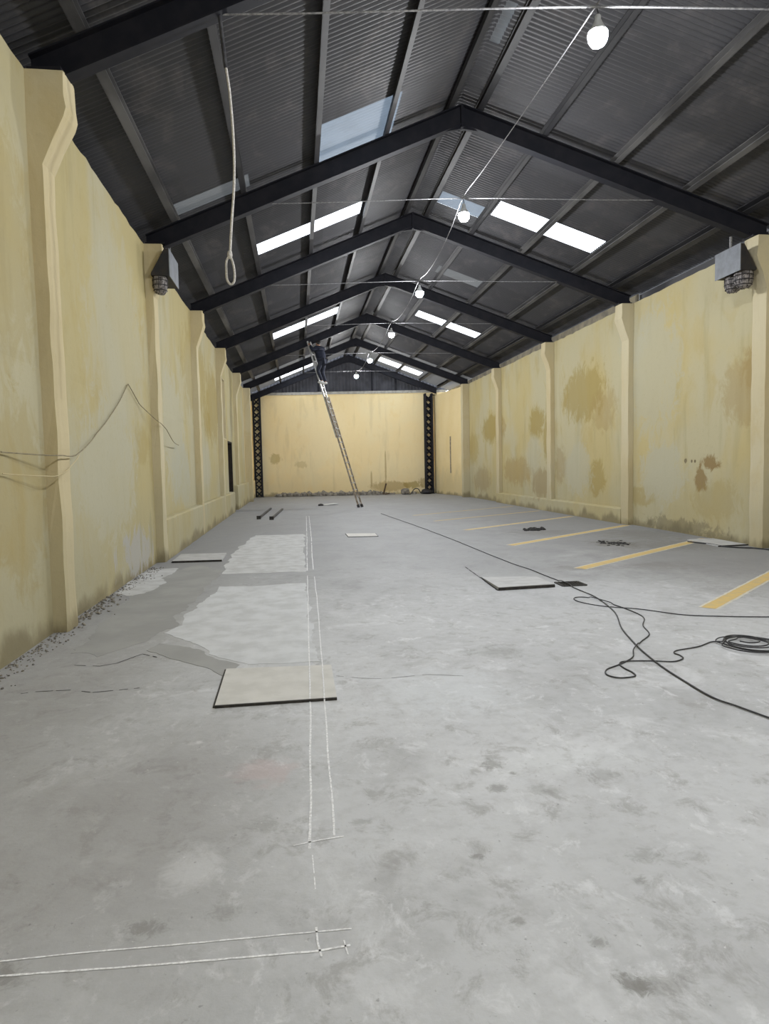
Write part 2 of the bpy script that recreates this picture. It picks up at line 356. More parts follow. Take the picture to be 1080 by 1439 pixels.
# end wall, ring beam and gable
UB = UK[6] + .22
bm = bmesh.new()
nx = 40
xs = [XL - .2 + (8.4 - XL + .2) * i / nx for i in range(nx + 1)]; zs = [5.62 * i / 16 for i in range(17)]
G = {(i, j): bm.verts.new(W(x, UB + mn.noise(Vector((x, z, 9))) * .012, z)) for i, x in enumerate(xs) for j, z in enumerate(zs)}
for i in range(nx):
    for j in range(16): bm.faces.new((G[i, j], G[i + 1, j], G[i + 1, j + 1], G[i, j + 1]))
ext = bmesh.ops.extrude_face_region(bm, geom=bm.faces[:])
for v in [g for g in ext['geom'] if isinstance(g, bmesh.types.BMVert)]: v.co.y += .25
tag(obj('wall_end', bm, MT['wb']), 'orange-yellow end wall behind the leaning ladder', 'wall', kind='structure')
bm = bmesh.new(); box(bm, XL - .1, 8.3, UB - .05, UB + .3, 5.60, 5.74, W)
tag(obj('trim_1', bm, MT['concrete']), 'pale concrete ledge on top of the end wall', 'ledge', kind='structure')
bm = bmesh.new()
n = 120; pr = []
for i in range(n + 1):
    x = XL - .2 + (XR - XL + .4) * i / n
    d = .02 * (1 if i % 2 else -1)
    pr.append((bm.verts.new(W(x, UB + .18 + d, 5.7)), bm.verts.new(W(x, UB + .18 + d, zr(x, ZS + .06)))))
for a, b in zip(pr, pr[1:]): bm.faces.new((a[0], b[0], b[1], a[1]))
tag(obj('wall_gable', bm, MT['clad']), 'dark sheet cladding of the gable above the end wall', 'gable', kind='structure')
for x, side in ((.45, 'left'), (1.75, 'left'), (2.95, 'middle'), (4.1, 'right'), (5.35, 'right')):
    pass
for i, (x, lab) in enumerate(((1.3, 'dark upright of the gable cladding behind the person on the ladder'), (4.25, 'dark upright of the gable cladding left of the farthest bulb'), (5.55, 'dark upright of the gable cladding right of the farthest bulb'))):
    bm = bmesh.new(); box(bm, x - .05, x + .05, UB + .06, UB + .15, 5.74, zr(x, RD + .1), W)
    tag(obj('gable_post', bm, MT['steel']), lab, 'post', 'uprights of the gable')
# wall behind the camera, closing the hall
bm = bmesh.new(); box(bm, XL - .3, XR + .3, YA - .3, YA, 0, 8.3)
tag(obj('wall_front', bm, MT['wr']), 'yellow wall at the entrance end of the hall', 'wall', kind='structure')

# corrugated roof sheets -------------------------------------------------
SKY = [  # x0,x1,u0,u1,kind,label
    (.50, 1.80, 11.02, 12.40, 'dull', 'broad grey-white corrugated skylight on the left slope before the second frame'),
    (-1.98, -.66, 11.68, 12.16, 'grime', 'narrow dusty grey skylight strip low on the left slope near the left eave'),
    (-.75, 1.57, 15.20, 15.92, 'bright', 'bright white skylight on the left slope, nearest of the glowing ones there'),
    (-.78, 1.72, 25.02, 26.10, 'bright', 'bright white skylight on the left slope above the middle of the hall'),
    (-1.05, 1.0, 36.45, 37.45, 'bright', 'bright white skylight on the left slope behind the ladder top'),
    (3.40, 4.36, 15.62, 16.26, 'dull', 'dull grey skylight near the ridge behind the second bulb'),
    (4.53, 6.80, 15.06, 15.86, 'bright', 'bright white skylight on the right slope, largest and nearest one'),
    (4.25, 5.50, 20.12, 20.78, 'grime', 'dull grey skylight strip on the right slope above the third bulb'),
    (4.57, 6.82, 25.32, 26.14, 'bright', 'bright white skylight on the right slope, middle of the three glowing ones'),
    (4.43, 6.66, 36.0, 37.25, 'bright', 'bright white skylight on the right slope, farthest of the glowing ones'),
    (3.00, 3.14, 9.60, 10.50, 'dull', 'short pale strip of sheet right under the ridge, high above the first bulb'),
]
PITCH, AMP, SEG = .092, .013, 6
def corr(u): return AMP * math.cos(2 * math.pi * u / PITCH)
def sheet_strip(bm, x0, x1s, us, lift=0):
    pass
NU = int((U1 - U0) / PITCH * SEG)
us = [U0 + i * PITCH / SEG for i in range(NU + 1)]
bm = bmesh.new();
for slope in (0, 1):
    lo, hi = (XL - .45, XA) if slope == 0 else (XA, XR + .45)
    xb = sorted({lo, hi} | {q for s in SKY for q in s[:2] if lo < q < hi and (s[0] + s[1]) / 2 > lo and (s[0] + s[1]) / 2 < hi})
    rows = [[bm.verts.new(W(x, u, zr(x, ZS + .02 + corr(u)))) for u in us] for x in xb]
    for a in range(len(xb) - 1):
        xc = (xb[a] + xb[a + 1]) / 2
        hs = [s for s in SKY if s[0] < xc < s[1]]
        for i in range(NU):
            uc = (us[i] + us[i + 1]) / 2
            if any(s[2] < uc < s[3] for s in hs): continue
            f = bm.faces.new((rows[a][i], rows[a][i + 1], rows[a + 1][i + 1], rows[a + 1][i]))
            f.material_index = 1 if uc > 33.05 else 0
            f.smooth = True
tag(obj('ceiling', bm, [MT['sheet'], MT['sheet2']]), 'dark dusty corrugated roof sheeting over the hall', 'roof', kind='structure')
for x0, x1, u0, u1, kind, lab in SKY:
    bm = bmesh.new(); uu = [u for u in us if u0 - .03 <= u <= u1 + .03]
    ra = [bm.verts.new(W(x0 - .03, u, zr(x0 - .03, ZS + .028 + corr(u)))) for u in uu]; rb = [bm.verts.new(W(x1 + .03, u, zr(x1 + .03, ZS + .028 + corr(u)))) for u in uu]
    for i in range(len(uu) - 1):
        f = bm.faces.new((ra[i], ra[i + 1], rb[i + 1], rb[i])); f.smooth = True
    tag(obj('skylight', bm, MT[kind]), lab, 'skylight', 'translucent sheets in the roof')
# closing boards between the wall tops and the sheets
def eave(name, x, u0, u1, mat, lab):
    bm = bmesh.new(); y0, y1 = u0 + SK * x, u1 + SK * x
    box(bm, x - .02, x + .02, y0, y1, HE - .1, zr(x, ZS - .02))
    tag(obj(name, bm, mat), lab, 'trim', kind='structure')
eave('trim_2', XL - .26, U0, U1, MT['sheet'], 'dark board closing the left eave above the wall')
eave('trim_3', XR + .26, U0, UK[2], MT['sheet'], 'dark board closing the right eave above the near wall bays')
eave('trim_4', XR + .20, UK[2], UK[6] + .5, MT['beige'], 'beige board closing the right eave above the far wall bays')
bm = bmesh.new(); box(bm, XA - .28, XA + .28, U0, U1, HA + ZS + .02, HA + ZS + .10, W)
tag(obj('trim_5', bm, MT['sheet']), 'ridge capping along the top of the roof', 'ridge cap', kind='structure')

# pilasters ---------------------------------------------------------------
def pilaster(u, side, prot, wid, haunch, lab):
    x0 = XL if side < 0 else XR; s = 1 if side < 0 else -1
    yc = u + SK * x0
    if haunch: prof = [(-.1, 0), (prot, 0)] + [(prot, z) for z in (1, 2, 3, 4, 4.55)] + [(prot + (haunch - prot) * .45, 4.78), (haunch * .97, 5.0), (haunch + .015, 5.08), (haunch, 5.2), (haunch, HE), (-.1, HE)]
    else: prof = [(-.1, 0), (prot, 0)] + [(prot, z) for z in (1, 2, 3, 4, 5)] + [(prot, HE), (-.1, HE)]
    bm = bmesh.new(); K = 5
    def dense(pr):
        out = []
        for (a, b), (c, d) in zip(pr, pr[1:] + pr[:1]):
            k = max(1, int(math.hypot(c - a, d - b) / .16)); out += [(a + (c - a) * i / k, b + (d - b) * i / k) for i in range(k)]
        return out
    dp = dense(prof); rings = []
    for i in range(K + 1):
        y = yc - wid / 2 + wid * i / K
        r = []
        for a, z in dp:
            e = .012 if i in (0, K) and a > .02 else 0
            nz = mn.noise(Vector((a * 5 + u, y * 3, z * 2.2))) * .016
            r.append(bm.verts.new((x0 + s * (a - e + (nz if a > .02 else 0)), y + mn.noise(Vector((z * 1.7, a * 3, u))) * .014, z)))
        rings.append(r)
    n = len(dp)
    for i in range(K):
        for k in range(n): bm.faces.new((rings[i][k], rings[i][(k + 1) % n], rings[i + 1][(k + 1) % n], rings[i + 1][k]))
    bm.faces.new(rings[0]); bm.faces.new(rings[-1])
    tag(obj('pilaster', bm, MT['pil']), lab, 'pilaster', 'lime-washed pilasters along the long walls', 'structure')
order = ['nearest', 'second nearest', 'third', 'fourth', 'fifth', 'farthest']
for k in range(6):
    pilaster(UK[k], -1, .14 if k < 5 else .33, .34, (.37 if k == 0 else .31) if k < 5 else 0,
             ['yellow pilaster on the left wall nearest the camera, with a bulging bracket top', 'yellow pilaster on the left wall under the small grey box unit', 'yellow pilaster on the left wall just beyond the grey box unit',
              'yellow pilaster on the left wall before the tall narrow window', 'yellow pilaster on the left wall just past the dark doorway', 'deep plain yellow pilaster on the left wall next to the end-wall column'][k])
    if k >= 1:
        pilaster(UK[k], 1, .14 if k < 5 else .33, .36, .31 if k < 5 else 0,
                 ['', 'yellow pilaster at the right edge, behind the right-hand box unit', 'yellow pilaster on the right wall at the near end of the low plinth', 'yellow pilaster on the right wall with a dark stained edge, amid the plinth',
                  'slim yellow pilaster on the right wall at the far end of the plinth', 'deep plain yellow pilaster on the right wall nearest the end wall'][k])
# plinths
def plinth(name, side, y0, y1, h, d, mat, lab):
    x0 = XL if side < 0 else XR; s = 1 if side < 0 else -1
    bm = bmesh.new(); n = max(4, int((y1 - y0) / .25)); prof = [(-.05, 0), (d, 0), (d, h * .5), (d, h - .03), (d - .03, h), (-.05, h + .01)]; rings = []
    for i in range(n + 1):
        y = y0 + (y1 - y0) * i / n
        rings.append([bm.verts.new((x0 + s * (a + mn.noise(Vector((y * 2, z * 3, a))) * .012), y, z + (mn.noise(Vector((y * 3, 5, 5))) * .015 if z > .1 else 0))) for a, z in prof])
    for i in range(n):
        for k in range(len(prof)): bm.faces.new((rings[i][k], rings[i][(k + 1) % len(prof)], rings[i + 1][(k + 1) % len(prof)], rings[i + 1][k]))
    bm.faces.new(rings[0]); bm.faces.new(rings[-1])
    tag(obj(name, bm, mat), lab, 'plinth', kind='structure')
plinth('baseboard_left', -1, 12.44, 25.9, .74, .135, MT['wl'], 'low yellow plinth along the left wall before the doorway')
plinth('baseboard_left.001', -1, 26.9, 37.9, .95, .15, MT['wl'], 'low yellow plinth along the left wall beyond the doorway')
plinth('baseboard_right', 1, UK[2] + SK * XR + .18, UK[4] + SK * XR + .2, .40, .15, MT['wr'], 'low stained plinth along the right wall behind the parking lines')
# doorway and window of the left wall
d_ = empty('door_1', (XL, (DOOR[0] + DOOR[1]) / 2, .05), 'dark narrow doorway in the left wall behind the plinth', 'door', kind='structure')
bm = bmesh.new(); box(bm, XL - .30, XL - .26, DOOR[0], DOOR[1], DOOR[2], DOOR[3]); obj('door_leaf', bm, MT['timber'], d_)
bm = bmesh.new()
for y in (DOOR[0] + .03, DOOR[1] - .03): box(bm, XL - .25, XL - .01, y - .03, y + .03, DOOR[2], DOOR[3])
box(bm, XL - .25, XL - .01, DOOR[0], DOOR[1], DOOR[3] - .06, DOOR[3]); obj('door_frame', bm, MT['void'], d_)
bm = bmesh.new(); box(bm, XL - .22, XL - .17, DOOR[0] + .75, DOOR[0] + .83, .95, 2.55); obj('door_post', bm, MT['blind'], d_)
w_ = empty('window_1', (XL, (WIN[0] + WIN[1]) / 2, WIN[2]), 'tall narrow blanked window with a grey panel in the left wall', 'window', kind='structure')
bm = bmesh.new(); box(bm, XL - .16, XL - .12, WIN[0], WIN[1], WIN[2], WIN[3]); obj('window_panel', bm, MT['blind'], w_)
bm = bmesh.new()
for y in (WIN[0] + .025, WIN[1] - .025): box(bm, XL - .12, XL + .005, y - .025, y + .025, WIN[2], WIN[3])
for z in (WIN[2] + .02, WIN[3] - .02): box(bm, XL - .12, XL + .005, WIN[0], WIN[1], z - .02, z + .02)
obj('window_frame', bm, MT['pil'], w_)
# slot in the last bay of the right wall
bm = bmesh.new(); t0 = .42; a = Vector((XR, YR6 + .3, 0)); b = Vector((7.62, YR7 + .1, 0)); p = a.lerp(b, .48); q = a.lerp(b, .535); nn = Vector((-.99, -.13, 0)) * .012
bar(bm, p + nn * .2 + Vector((0, 0, 1.15)), p + nn * .2 + Vector((0, 0, 3.05)), .03, .16, (0, 1, 0))
tag(obj('slot', bm, MT['wood']), 'thin dark vertical slot in the last bay of the right wall', 'slot')

# roof frames --------------------------------------------------------------
def ibeam(bm, x0, x1, u, d=RD, w=.16, t=.018, drop0=0):
    def pt(x, du, dz): return W(x, u + du, zr(x, dz))
    for z0, z1, hw in ((-.04, t - .04, w / 2), (t - .04, d - t, .009), (d - t, d, w / 2)):
        vs = [bm.verts.new(pt(x, du, dz)) for x in (x0, x1) for du in (-hw, hw) for dz in (z0, z1)]
        for a, b, c, e in ((0, 1, 3, 2), (4, 6, 7, 5), (0, 4, 5, 1), (2, 3, 7, 6), (0, 2, 6, 4), (1, 5, 7, 3)): bm.faces.new((vs[a], vs[b], vs[c], vs[e]))
FL = ['dark steel roof frame at the top edge, carrying the hanging rope', 'dark steel roof frame that meets the walls above the two box units', 'dark steel roof frame just beyond the nearest pair of bright skylights', 'dark steel roof frame midway down the hall before the middle bright skylights',
      'dark steel roof frame that the tall ladder leans against', 'dark steel roof frame where the pale roof sheets begin', 'dark steel roof frame against the gable of the end wall']
def frame(k):
    u = UK[k]; r_end = XR - .02 if k < 6 else 7.75
    e = empty('roof_frame', W(XL + .1, u, HE), FL[k], 'roof frame', 'steel portal frames of the roof')
    for x0, x1 in ((XL + .02, XA), (XA, r_end)):
        bm = bmesh.new(); ibeam(bm, x0, x1, u); obj('rafter', bm, MT['steel'], e)
    bm = bmesh.new()
    for s in (-1, 1):    # haunch at the apex: tapered webs under the joint
        vs = [bm.verts.new(W(XA + x, u + du, z)) for du in (-.03, .03) for x, z in ((0, HA + RD), (s * .55, zr(XA + s * .55, .02)), (0, HA - .10))]
        bm.faces.new(vs[:3]); bm.faces.new(vs[3:])
        for i in range(3): bm.faces.new((vs[i], vs[(i + 1) % 3], vs[3 + (i + 1) % 3], vs[3 + i]))
    box(bm, XA - .02, XA + .02, u - .09, u + .09, HA - .10, HA + RD - .02, W)
    obj('apex_gusset', bm, MT['steel'], e)
    for s in (-1, 1):    # bearing plates over the pilasters
        x0, x1 = (XL + .02, XL + .34) if s < 0 else (r_end - .32, r_end)
        bm = bmesh.new(); box(bm, x0, x1, u - .14, u + .14, HE + .005, HE + .035, W)
        xx = x0 if s < 0 else x1
        box(bm, x0, x1, u - .05, u + .05, HE + .035, zr(x1 if s < 0 else x0, .03), W) if k < 6 else None
        obj('bearing_plate', bm, MT['steel'], e)
for k in range(7): frame(k)

# purlins ---------------------------------------------------------------------
PX = [(-1.98, 'palepurlin', 'steel purlin along the left eave, closest to the left wall', .10), (-.80, 'purlin', 'steel purlin low on the left slope under the outer ends of the skylights', .08), (.44, 'purlin', 'steel purlin crossing the middle of the left skylights', .08), (1.64, 'purlin', 'steel purlin on the left slope at the upper ends of the skylights', .07),
      (2.72, 'purlin', 'steel purlin on the left side of the ridge', .09), (3.30, 'purlin', 'steel purlin on the right side of the ridge', .09), (4.38, 'purlin', 'steel purlin on the right slope at the upper ends of the skylights', .07), (5.60, 'palepurlin', 'dusty purlin, skylight glow in its colour, crossing the middle of the right skylights', .07), (6.86, 'palepurlin', 'dusty purlin, skylight glow in its colour, at the lower ends of the right skylights', .08), (7.85, 'purlin', 'steel purlin along the right eave, closest to the right wall', .10)]
for x, m, lab, w in PX:
    bm = bmesh.new(); u1 = UK[6] + .1
    def pf(a, u, z): return W(a, u, zr(a, z))
    t = .010
    box(bm, x - t / 2, x + t / 2, U0 + .1, u1, RD + .004, RD + PD, pf)
    s = 1 if x < XA else -1
    for z in (RD + .004, RD + PD - t): box(bm, min(x, x + s * w), max(x, x + s * w), U0 + .1, u1, z, z + t, pf)
    o = tag(obj('purlin', bm, MT[m]), lab, 'purlin', 'steel purlins under the roof sheets')

# ------------------------------------------------------------------ bulbs, wires, cable
UB_ = [-3.2, 1.9] + UK[:6]  # first two bulbs are out of view, added to light the near floor
BX = 3.03
DX = [0, 0, .02, -.06, .06, .08, 0, -.1]
WZ = [6.05, 6.05, 6.05, 6.16, 6.08, 6.14, 6.14, 6.14]
BL = ['', '', 'lit bulb nearest the camera at the top of the picture', 'lit bulb in front of the dull skylight near the ridge', 'lit bulb third along the overhead cable', 'lit bulb fourth along the overhead cable', 'lit bulb fifth along the cable, near the last roof frame', 'lit bulb at the far end of the cable, in front of the gable']
WL_ = ['', '', 'thin cross wire along the top edge, holding the nearest bulb', 'thin cross wire holding the bulb by the dull skylight', 'thin cross wire holding the third bulb', 'thin cross wire holding the fourth bulb', 'thin cross wire holding the fifth bulb', 'thin cross wire holding the farthest bulb']
for i, u in enumerate(UB_):
    bz = [5.80, 5.80, 5.78, 5.88, 5.80, 5.80, 5.86, 5.92][i]
    dx = DX[i]
    p = W(BX + dx, u - .02, bz)
    e = empty('light_bulb', p, BL[i] or ['unseen bulb added behind the camera to brighten the near floor', 'unseen bulb added above the camera to light the near floor'][i], 'light bulb', 'bulbs strung along the hall')
    bm = bmesh.new(); lathe(bm, [(0, -.12), (.034, -.117), (.066, -.098), (.09, -.058), (.098, -.012), (.094, .014)], p); obj('bulb', bm, MT['bulb'], e, True)
    bm = bmesh.new(); lathe(bm, [(.094, .014), (.082, .042), (.06, .07), (.05, .09), (.034, .13), (.03, .135), (.03, .17), (.022, .18), (0, .182)], p); obj('lamp_base', bm, MT['housing'], e, True)
    zw = WZ[i]
    bm = bmesh.new(); tube(bm, [p + Vector((0, 0, .17)), p + Vector((.004, 0, .2)), W(BX + dx, u, zw - .018)], .006, 6); obj('cord', bm, MT['black'], e)
    if i > 1:
        xa, xb = XA - (HA - zw + .06) / M_ , XA + (HA - zw + .08) / M_
        bm = bmesh.new(); tube(bm, [W(xa, u, zr(xa, .01)), W(xa + 1.2, u, zw - .04), W(BX + dx, u, zw), W(xb - 1.2, u, zw - .05), W(xb, u, zr(xb, .01))], .009 if i == 2 else .007, 6, 4)
        tag(obj('cross_wire', bm, MT['wire']), WL_[i], 'wire', 'cross wires between the rafters')
# long overhead cable from bulb to bulb
pts = []
for i in range(len(UB_) - 1):
    dx0 = DX[i]; dx1 = DX[i + 1]
    a, b = W(BX + dx0, UB_[i], WZ[i] + .022), W(BX + dx1, UB_[i + 1], WZ[i + 1] + .022)
    sag = .03 if i < 3 else .22
    for t in (0, .2, .4, .6, .8): pts.append(a.lerp(b, t) - Vector((0, 0, sag * 4 * t * (1 - t))))
pts.append(b)
bm = bmesh.new(); tube(bm, pts, .007, 6, 3)
tag(obj('overhead_cable', bm, MT['wire']), 'pale cable strung along the hall from bulb to bulb', 'cable')

# hanging rope
e = empty('hanging_rope', W(-.57, UK[0], 6.03), 'white rope ending in a loop, hanging from the nearest roof frame', 'rope')
R_ = lambda x, z, dy=0: W(x, UK[0] + dy, z)
bm = bmesh.new(); tube(bm, [R_(-.62, 6.02), R_(-.60, 5.8), R_(-.575, 5.5)], .018, 8, 4); obj('strap', bm, MT['darkstrap'], e)
bm = bmesh.new(); tube(bm, [R_(-.575, 5.52), R_(-.545, 5.25), R_(-.525, 4.8), R_(-.535, 4.4), R_(-.575, 4.0), R_(-.60, 3.70)], .0125, 8, 6); obj('cord', bm, MT['rope'], e, True)
bm = bmesh.new(); tube(bm, [R_(-.600, 3.72), R_(-.635, 3.66), R_(-.64, 3.56), R_(-.635, 3.48), R_(-.605, 3.435), R_(-.57, 3.455), R_(-.56, 3.53), R_(-.57, 3.63), R_(-.600, 3.72, .01)], .012, 8, 6); obj('loop', bm, MT['rope'], e, True)
bm = bmesh.new(); lathe(bm, [(0, .04), (.02, .035), (.026, .0), (.02, -.035), (0, -.04)], R_(-.60, 3.72), 10); obj('knot', bm, MT['rope'], e, True)

# box units at the two eaves
def boxunit(x, s, y0, y1, z0, z1, lab, mesh):
    """x: front panel; s: direction to the wall"""
    e = empty('box_unit', ((x + s * .15), (y0 + y1) / 2, z0), lab, 'box unit', 'box units under the eaves')
    pf = [(0, z0), (0, z1), (.07, z1), (.30, z0 + .03), (.30, z0)]
    bm = bmesh.new(); prism(bm, [(a + .012, z) for a, z in pf], lambda a, z: (x + s * a, y0, z), lambda a, z: (x + s * a, y1, z)); obj('housing', bm, MT['darkbox'], e)
    bm = bmesh.new(); box(bm, min(x, x + s * .012), max(x, x + s * .012), y0 - .01, y1 + .01, z0 - .01, z1 + .005); obj('front_panel', bm, MT['grey'], e)
    bm = bmesh.new(); bar(bm, (x + s * .06, (y0 + y1) / 2, z1 - .01), (x + s * .06, (y0 + y1) / 2, z1 + .22), .03, .03, (1, 0, 0)); bar(bm, (x + s * .05, y0 + .03, z1), (x + s * .05, y1 - .03, z1), .03, .03); obj('bracket', bm, MT['wire'], e)
    for j, (yy, r, dz) in enumerate(mesh):
        xc = x + s * .19
        bm = bmesh.new()
        lathe(bm, [(0, -.27), (r * .5, -.262), (r * .86, -.22), (r, -.14), (r, -.02), (r * .9, .02)], (xc, yy, z0 + dz), 18)
        for v in bm.verts: v.co += Vector((mn.noise(v.co * 9), mn.noise(v.co * 9 + Vector((4, 4, 4))), mn.noise(v.co * 9 + Vector((9, 1, 2))))) * .02
        o = obj('dusty_drum', bm, MT['dusty'], e, True)
        bm = bmesh.new()
        for zz in (-.21, -.13, -.05):
            rr = r * 1.03 if zz > -.2 else r * .9
            tube(bm, [(xc + rr * math.cos(t), yy + rr * math.sin(t), z0 + dz + zz) for t in [2 * math.pi * q / 20 for q in range(21)]], .008, 6)
        for q in range(8):
            t = 2 * math.pi * q / 8
            tube(bm, [(xc + r * 1.02 * math.cos(t), yy + r * 1.02 * math.sin(t), z0 + dz), (xc + r * 1.02 * math.cos(t), yy + r * 1.02 * math.sin(t), z0 + dz - .15), (xc + r * .6 * math.cos(t), yy + r * .6 * math.sin(t), z0 + dz - .26)], .006, 6)
        obj('wire_guard', bm, MT['darkbox'], o)
boxunit(7.60, 1, 10.97, 11.66, 4.82, 5.26, 'grey-fronted box unit on the right wall with a dusty drum below', [(11.14, .15, -.01), (11.44, .13, -.01)])
boxunit(-2.02, -1, 11.98, 12.84, 4.86, 5.30, 'grey-fronted box unit on the left wall with a dusty drum below', [(12.12, .12, -.01)])

# cables on the left wall
cw = [(6.0, 1.78), (6.66, 1.765), (7.0, 1.765), (7.52, 1.79), (8.69, 2.05), (9.74, 2.48), (10.4, 2.84), (10.5, 2.865), (10.62, 2.83), (11.24, 2.62), (11.9, 2.43), (12.5, 2.32), (13.4, 2.14), (14.2, 2.10)]
def wy(y): return XL + .022 + sum(.15 * (1 - max(0, min(1, (abs(y - (u + .257)) - .22) / (1.3 if y > u + .257 and u < 8 else 3.0 if y > u + .257 else .9)))) for u in UK[:2])
bm = bmesh.new(); P = crom([(0, y, z) for y, z in cw], 10); P = [Vector((wy(p.y) + .008, p.y, p.z)) for p in P]; tube(bm, P, .0065, 6)
tag(obj('wall_cable', bm, mat_simple('painted_cable', (.30, .26, .16), (.2, .17, .1), 10)), 'thin cable draped in a peak along the left wall', 'cable')
bm = bmesh.new(); P = crom([(0, 6.0, 1.60), (0, 6.63, 1.57), (0, 7.0, 1.585), (0, 7.6, 1.78)], 10); P = [Vector((wy(p.y) + .008, p.y, p.z)) for p in P]; tube(bm, P, .005, 6)
tag(obj('wall_cable', bm, MT['pil']), 'second thin painted-over cable, lower on the left wall beside the first pilaster', 'cable')

# ------------------------------------------------------------------ things on the floor
def quadplate(name, q, h, mat, lab, cat='cover', rim=None, tilt=0):
    c = sum((Vector((*p, 0)) for p in q), Vector()) / 4
    bm = bmesh.new(); n = 10
    def at(a, b): return (Vector(q[0]).lerp(Vector(q[1]), a)).lerp(Vector(q[3]).lerp(Vector(q[2]), a), b)
    T = {}; B = {}
    for i in range(n + 1):
        for j in range(n + 1):
            p = at(i / n, j / n); zz = mn.noise(Vector((p.x * 3, p.y * 3, 1))) * .0015
            T[i, j] = bm.verts.new((p.x, p.y, h + zz + tilt * j / n)); 
    for i in range(n):
        for j in range(n): bm.faces.new((T[i, j], T[i + 1, j], T[i + 1, j + 1], T[i, j + 1]))
    edge = [T[i, 0] for i in range(n + 1)] + [T[n, j] for j in range(1, n + 1)] + [T[i, n] for i in range(n - 1, -1, -1)] + [T[0, j] for j in range(n - 1, 0, -1)]
    low = [bm.verts.new((v.co.x, v.co.y, .001 + (tilt * .75 if tilt and False else 0))) for v in edge]
    for i in range(len(edge)): k = (i + 1) % len(edge); bm.faces.new((edge[i], edge[k], low[k], low[i]))
    bm.faces.new(low)
    if rim is None: return tag(obj(name, bm, mat), lab, cat, 'covers set in the floor')
    e = empty(name, (c.x, c.y, 0), lab, cat, 'covers set in the floor'); obj('slab', bm, mat, e)
    bm = bmesh.new()
    for i in rim:
        a, b = Vector((*q[i], .004)), Vector((*q[(i + 1) % 4], .004)); o = (((a + b) / 2) - Vector((c.x, c.y, .004))).normalized() * .006
        hh = h + tilt - .006 if tilt and i == 2 else h * 1.1 if i == 2 else .01; z_ = Vector((0, 0, hh / 2 - .004)); bar(bm, a + o + z_, b + o + z_, .014, hh)  # under a tilted cover the black front bar stands for gap shade
    obj('edge_and_gap', bm, MT['iron'], e); return e
quadplate('floor_cover', [(-.605, 5.42), (.225, 5.36), (.225, 4.58), (-.595, 4.57)], .016, MT['plate'], 'large beige square cover on the floor, crossed by the chalk lines', rim=(2, 3))
quadplate('floor_cover', [(-2.2, 12.98), (-1.36, 12.93), (-1.34, 11.95), (-2.19, 12.0)], .03, MT['plate2'], 'pale square cover on the floor against the left wall', rim=(2, 3))
quadplate('floor_cover', [(2.52, 9.2), (3.27, 9.06), (3.23, 8.27), (2.47, 8.21)], .012, MT['plate2'], 'pale square cover with a black front gap, beside the drain grate', rim=(2, 3), tilt=.03)
quadplate('floor_cover', [(1.10, 16.05), (1.78, 15.86), (1.77, 15.2), (1.11, 15.26)], .012, MT['plate'], 'thin dark-framed square cover in the middle of the floor, farther off', rim=(0, 2, 3, 1))
quadplate('floor_cover', [(7.62, 12.5), (8.17, 12.5), (8.17, 11.45), (7.55, 11.4)], .02, MT['plate2'], 'pale slab on the floor at the foot of the right wall', rim=(2,))
bm = bmesh.new(); box(bm, 2.47, 3.23, 8.222, 8.23, .0, .03); bm.free()
# drain grate
e = empty('drain_grate', (3.49, 8.44, 0), 'small black iron drain grate in the floor', 'drain')
q = [Vector((3.35, 8.56, 0)), Vector((3.66, 8.56, 0)), Vector((3.66, 8.28, 0)), Vector((3.35, 8.28, 0))]
bm = bmesh.new()
for i in range(4): bar(bm, q[i] + Vector((0, 0, .006)), q[(i + 1) % 4] + Vector((0, 0, .006)), .03, .014)
obj('frame', bm, MT['iron'], e)
bm = bmesh.new()
for i in range(9): bar(bm, (3.365 + i * .035, 8.28, .006), (3.365 + i * .035, 8.56, .006), .014, .012)
obj('grating', bm, MT['iron'], e)
bm = bmesh.new(); box(bm, 3.35, 3.66, 8.28, 8.56, .0005, .002); obj('pit', bm, MT['dirt'], e)

# cement patches, ragged outlines
def patch(poly, h, mat, lab, jit=.05, n=None):
    out = []
    for a, b in zip(poly, poly[1:] + poly[:1]):
        a, b = Vector((*a, 0)), Vector((*b, 0)); k = max(2, int((b - a).length / .06))
        for i in range(k):
            p = a.lerp(b, i / k); d = Vector((mn.noise(p * 2.3), mn.noise(p * 2.3 + Vector((5, 5, 5))), 0)) * jit * 1.6 + Vector((mn.noise(p * 11), mn.noise(p * 11 + Vector((3, 3, 3))), 0)) * jit * .6
            out.append(p + d)
    bm = bmesh.new()
    t = [bm.verts.new((p.x, p.y, h)) for p in out]; b_ = [bm.verts.new((p.x, p.y, .0004)) for p in out]
    f = bm.faces.new(t); m = len(t)
    for i in range(m): bm.faces.new((t[i], b_[i], b_[(i + 1) % m], t[(i + 1) % m]))
    bmesh.ops.triangulate(bm, faces=[f])
    tag(obj('cement_patch', bm, mat), lab, 'cement patch', 'cement patches on the floor', 'structure')
patch([(-1.05, 16.4), (.12, 16.3), (.07, 10.4), (-1.2, 10.5), (-1.25, 13)], .0022, MT['patch'], 'pale cement patch left of the chalk lines, farther one', .05)
patch([(-1.08, 9.35), (.06, 9.34), (.10, 5.50), (-.45, 5.55), (-.85, 6.1), (-1.3, 6.75), (-1.22, 8.0)], .0022, MT['patch2'], 'bluish white cement patch behind the large beige cover', .05)
patch([(-1.72, 11.6), (-1.22, 10.8), (-1.28, 9.4), (-1.33, 7.1), (-1.42, 6.7), (-1.75, 6.05), (-2.0, 6.2), (-2.1, 7.4), (-2.2, 10.4)], .0016, MT['screed'], 'smooth grey screed strip beside the left wall', .07)
patch([(-1.33, 6.42), (-.88, 6.08), (-.52, 5.55), (-.62, 5.22), (-1.0, 5.8), (-1.41, 6.2)], .0028, MT['screed'], 'grey trowelled trench fill leading to the large beige cover', .04)
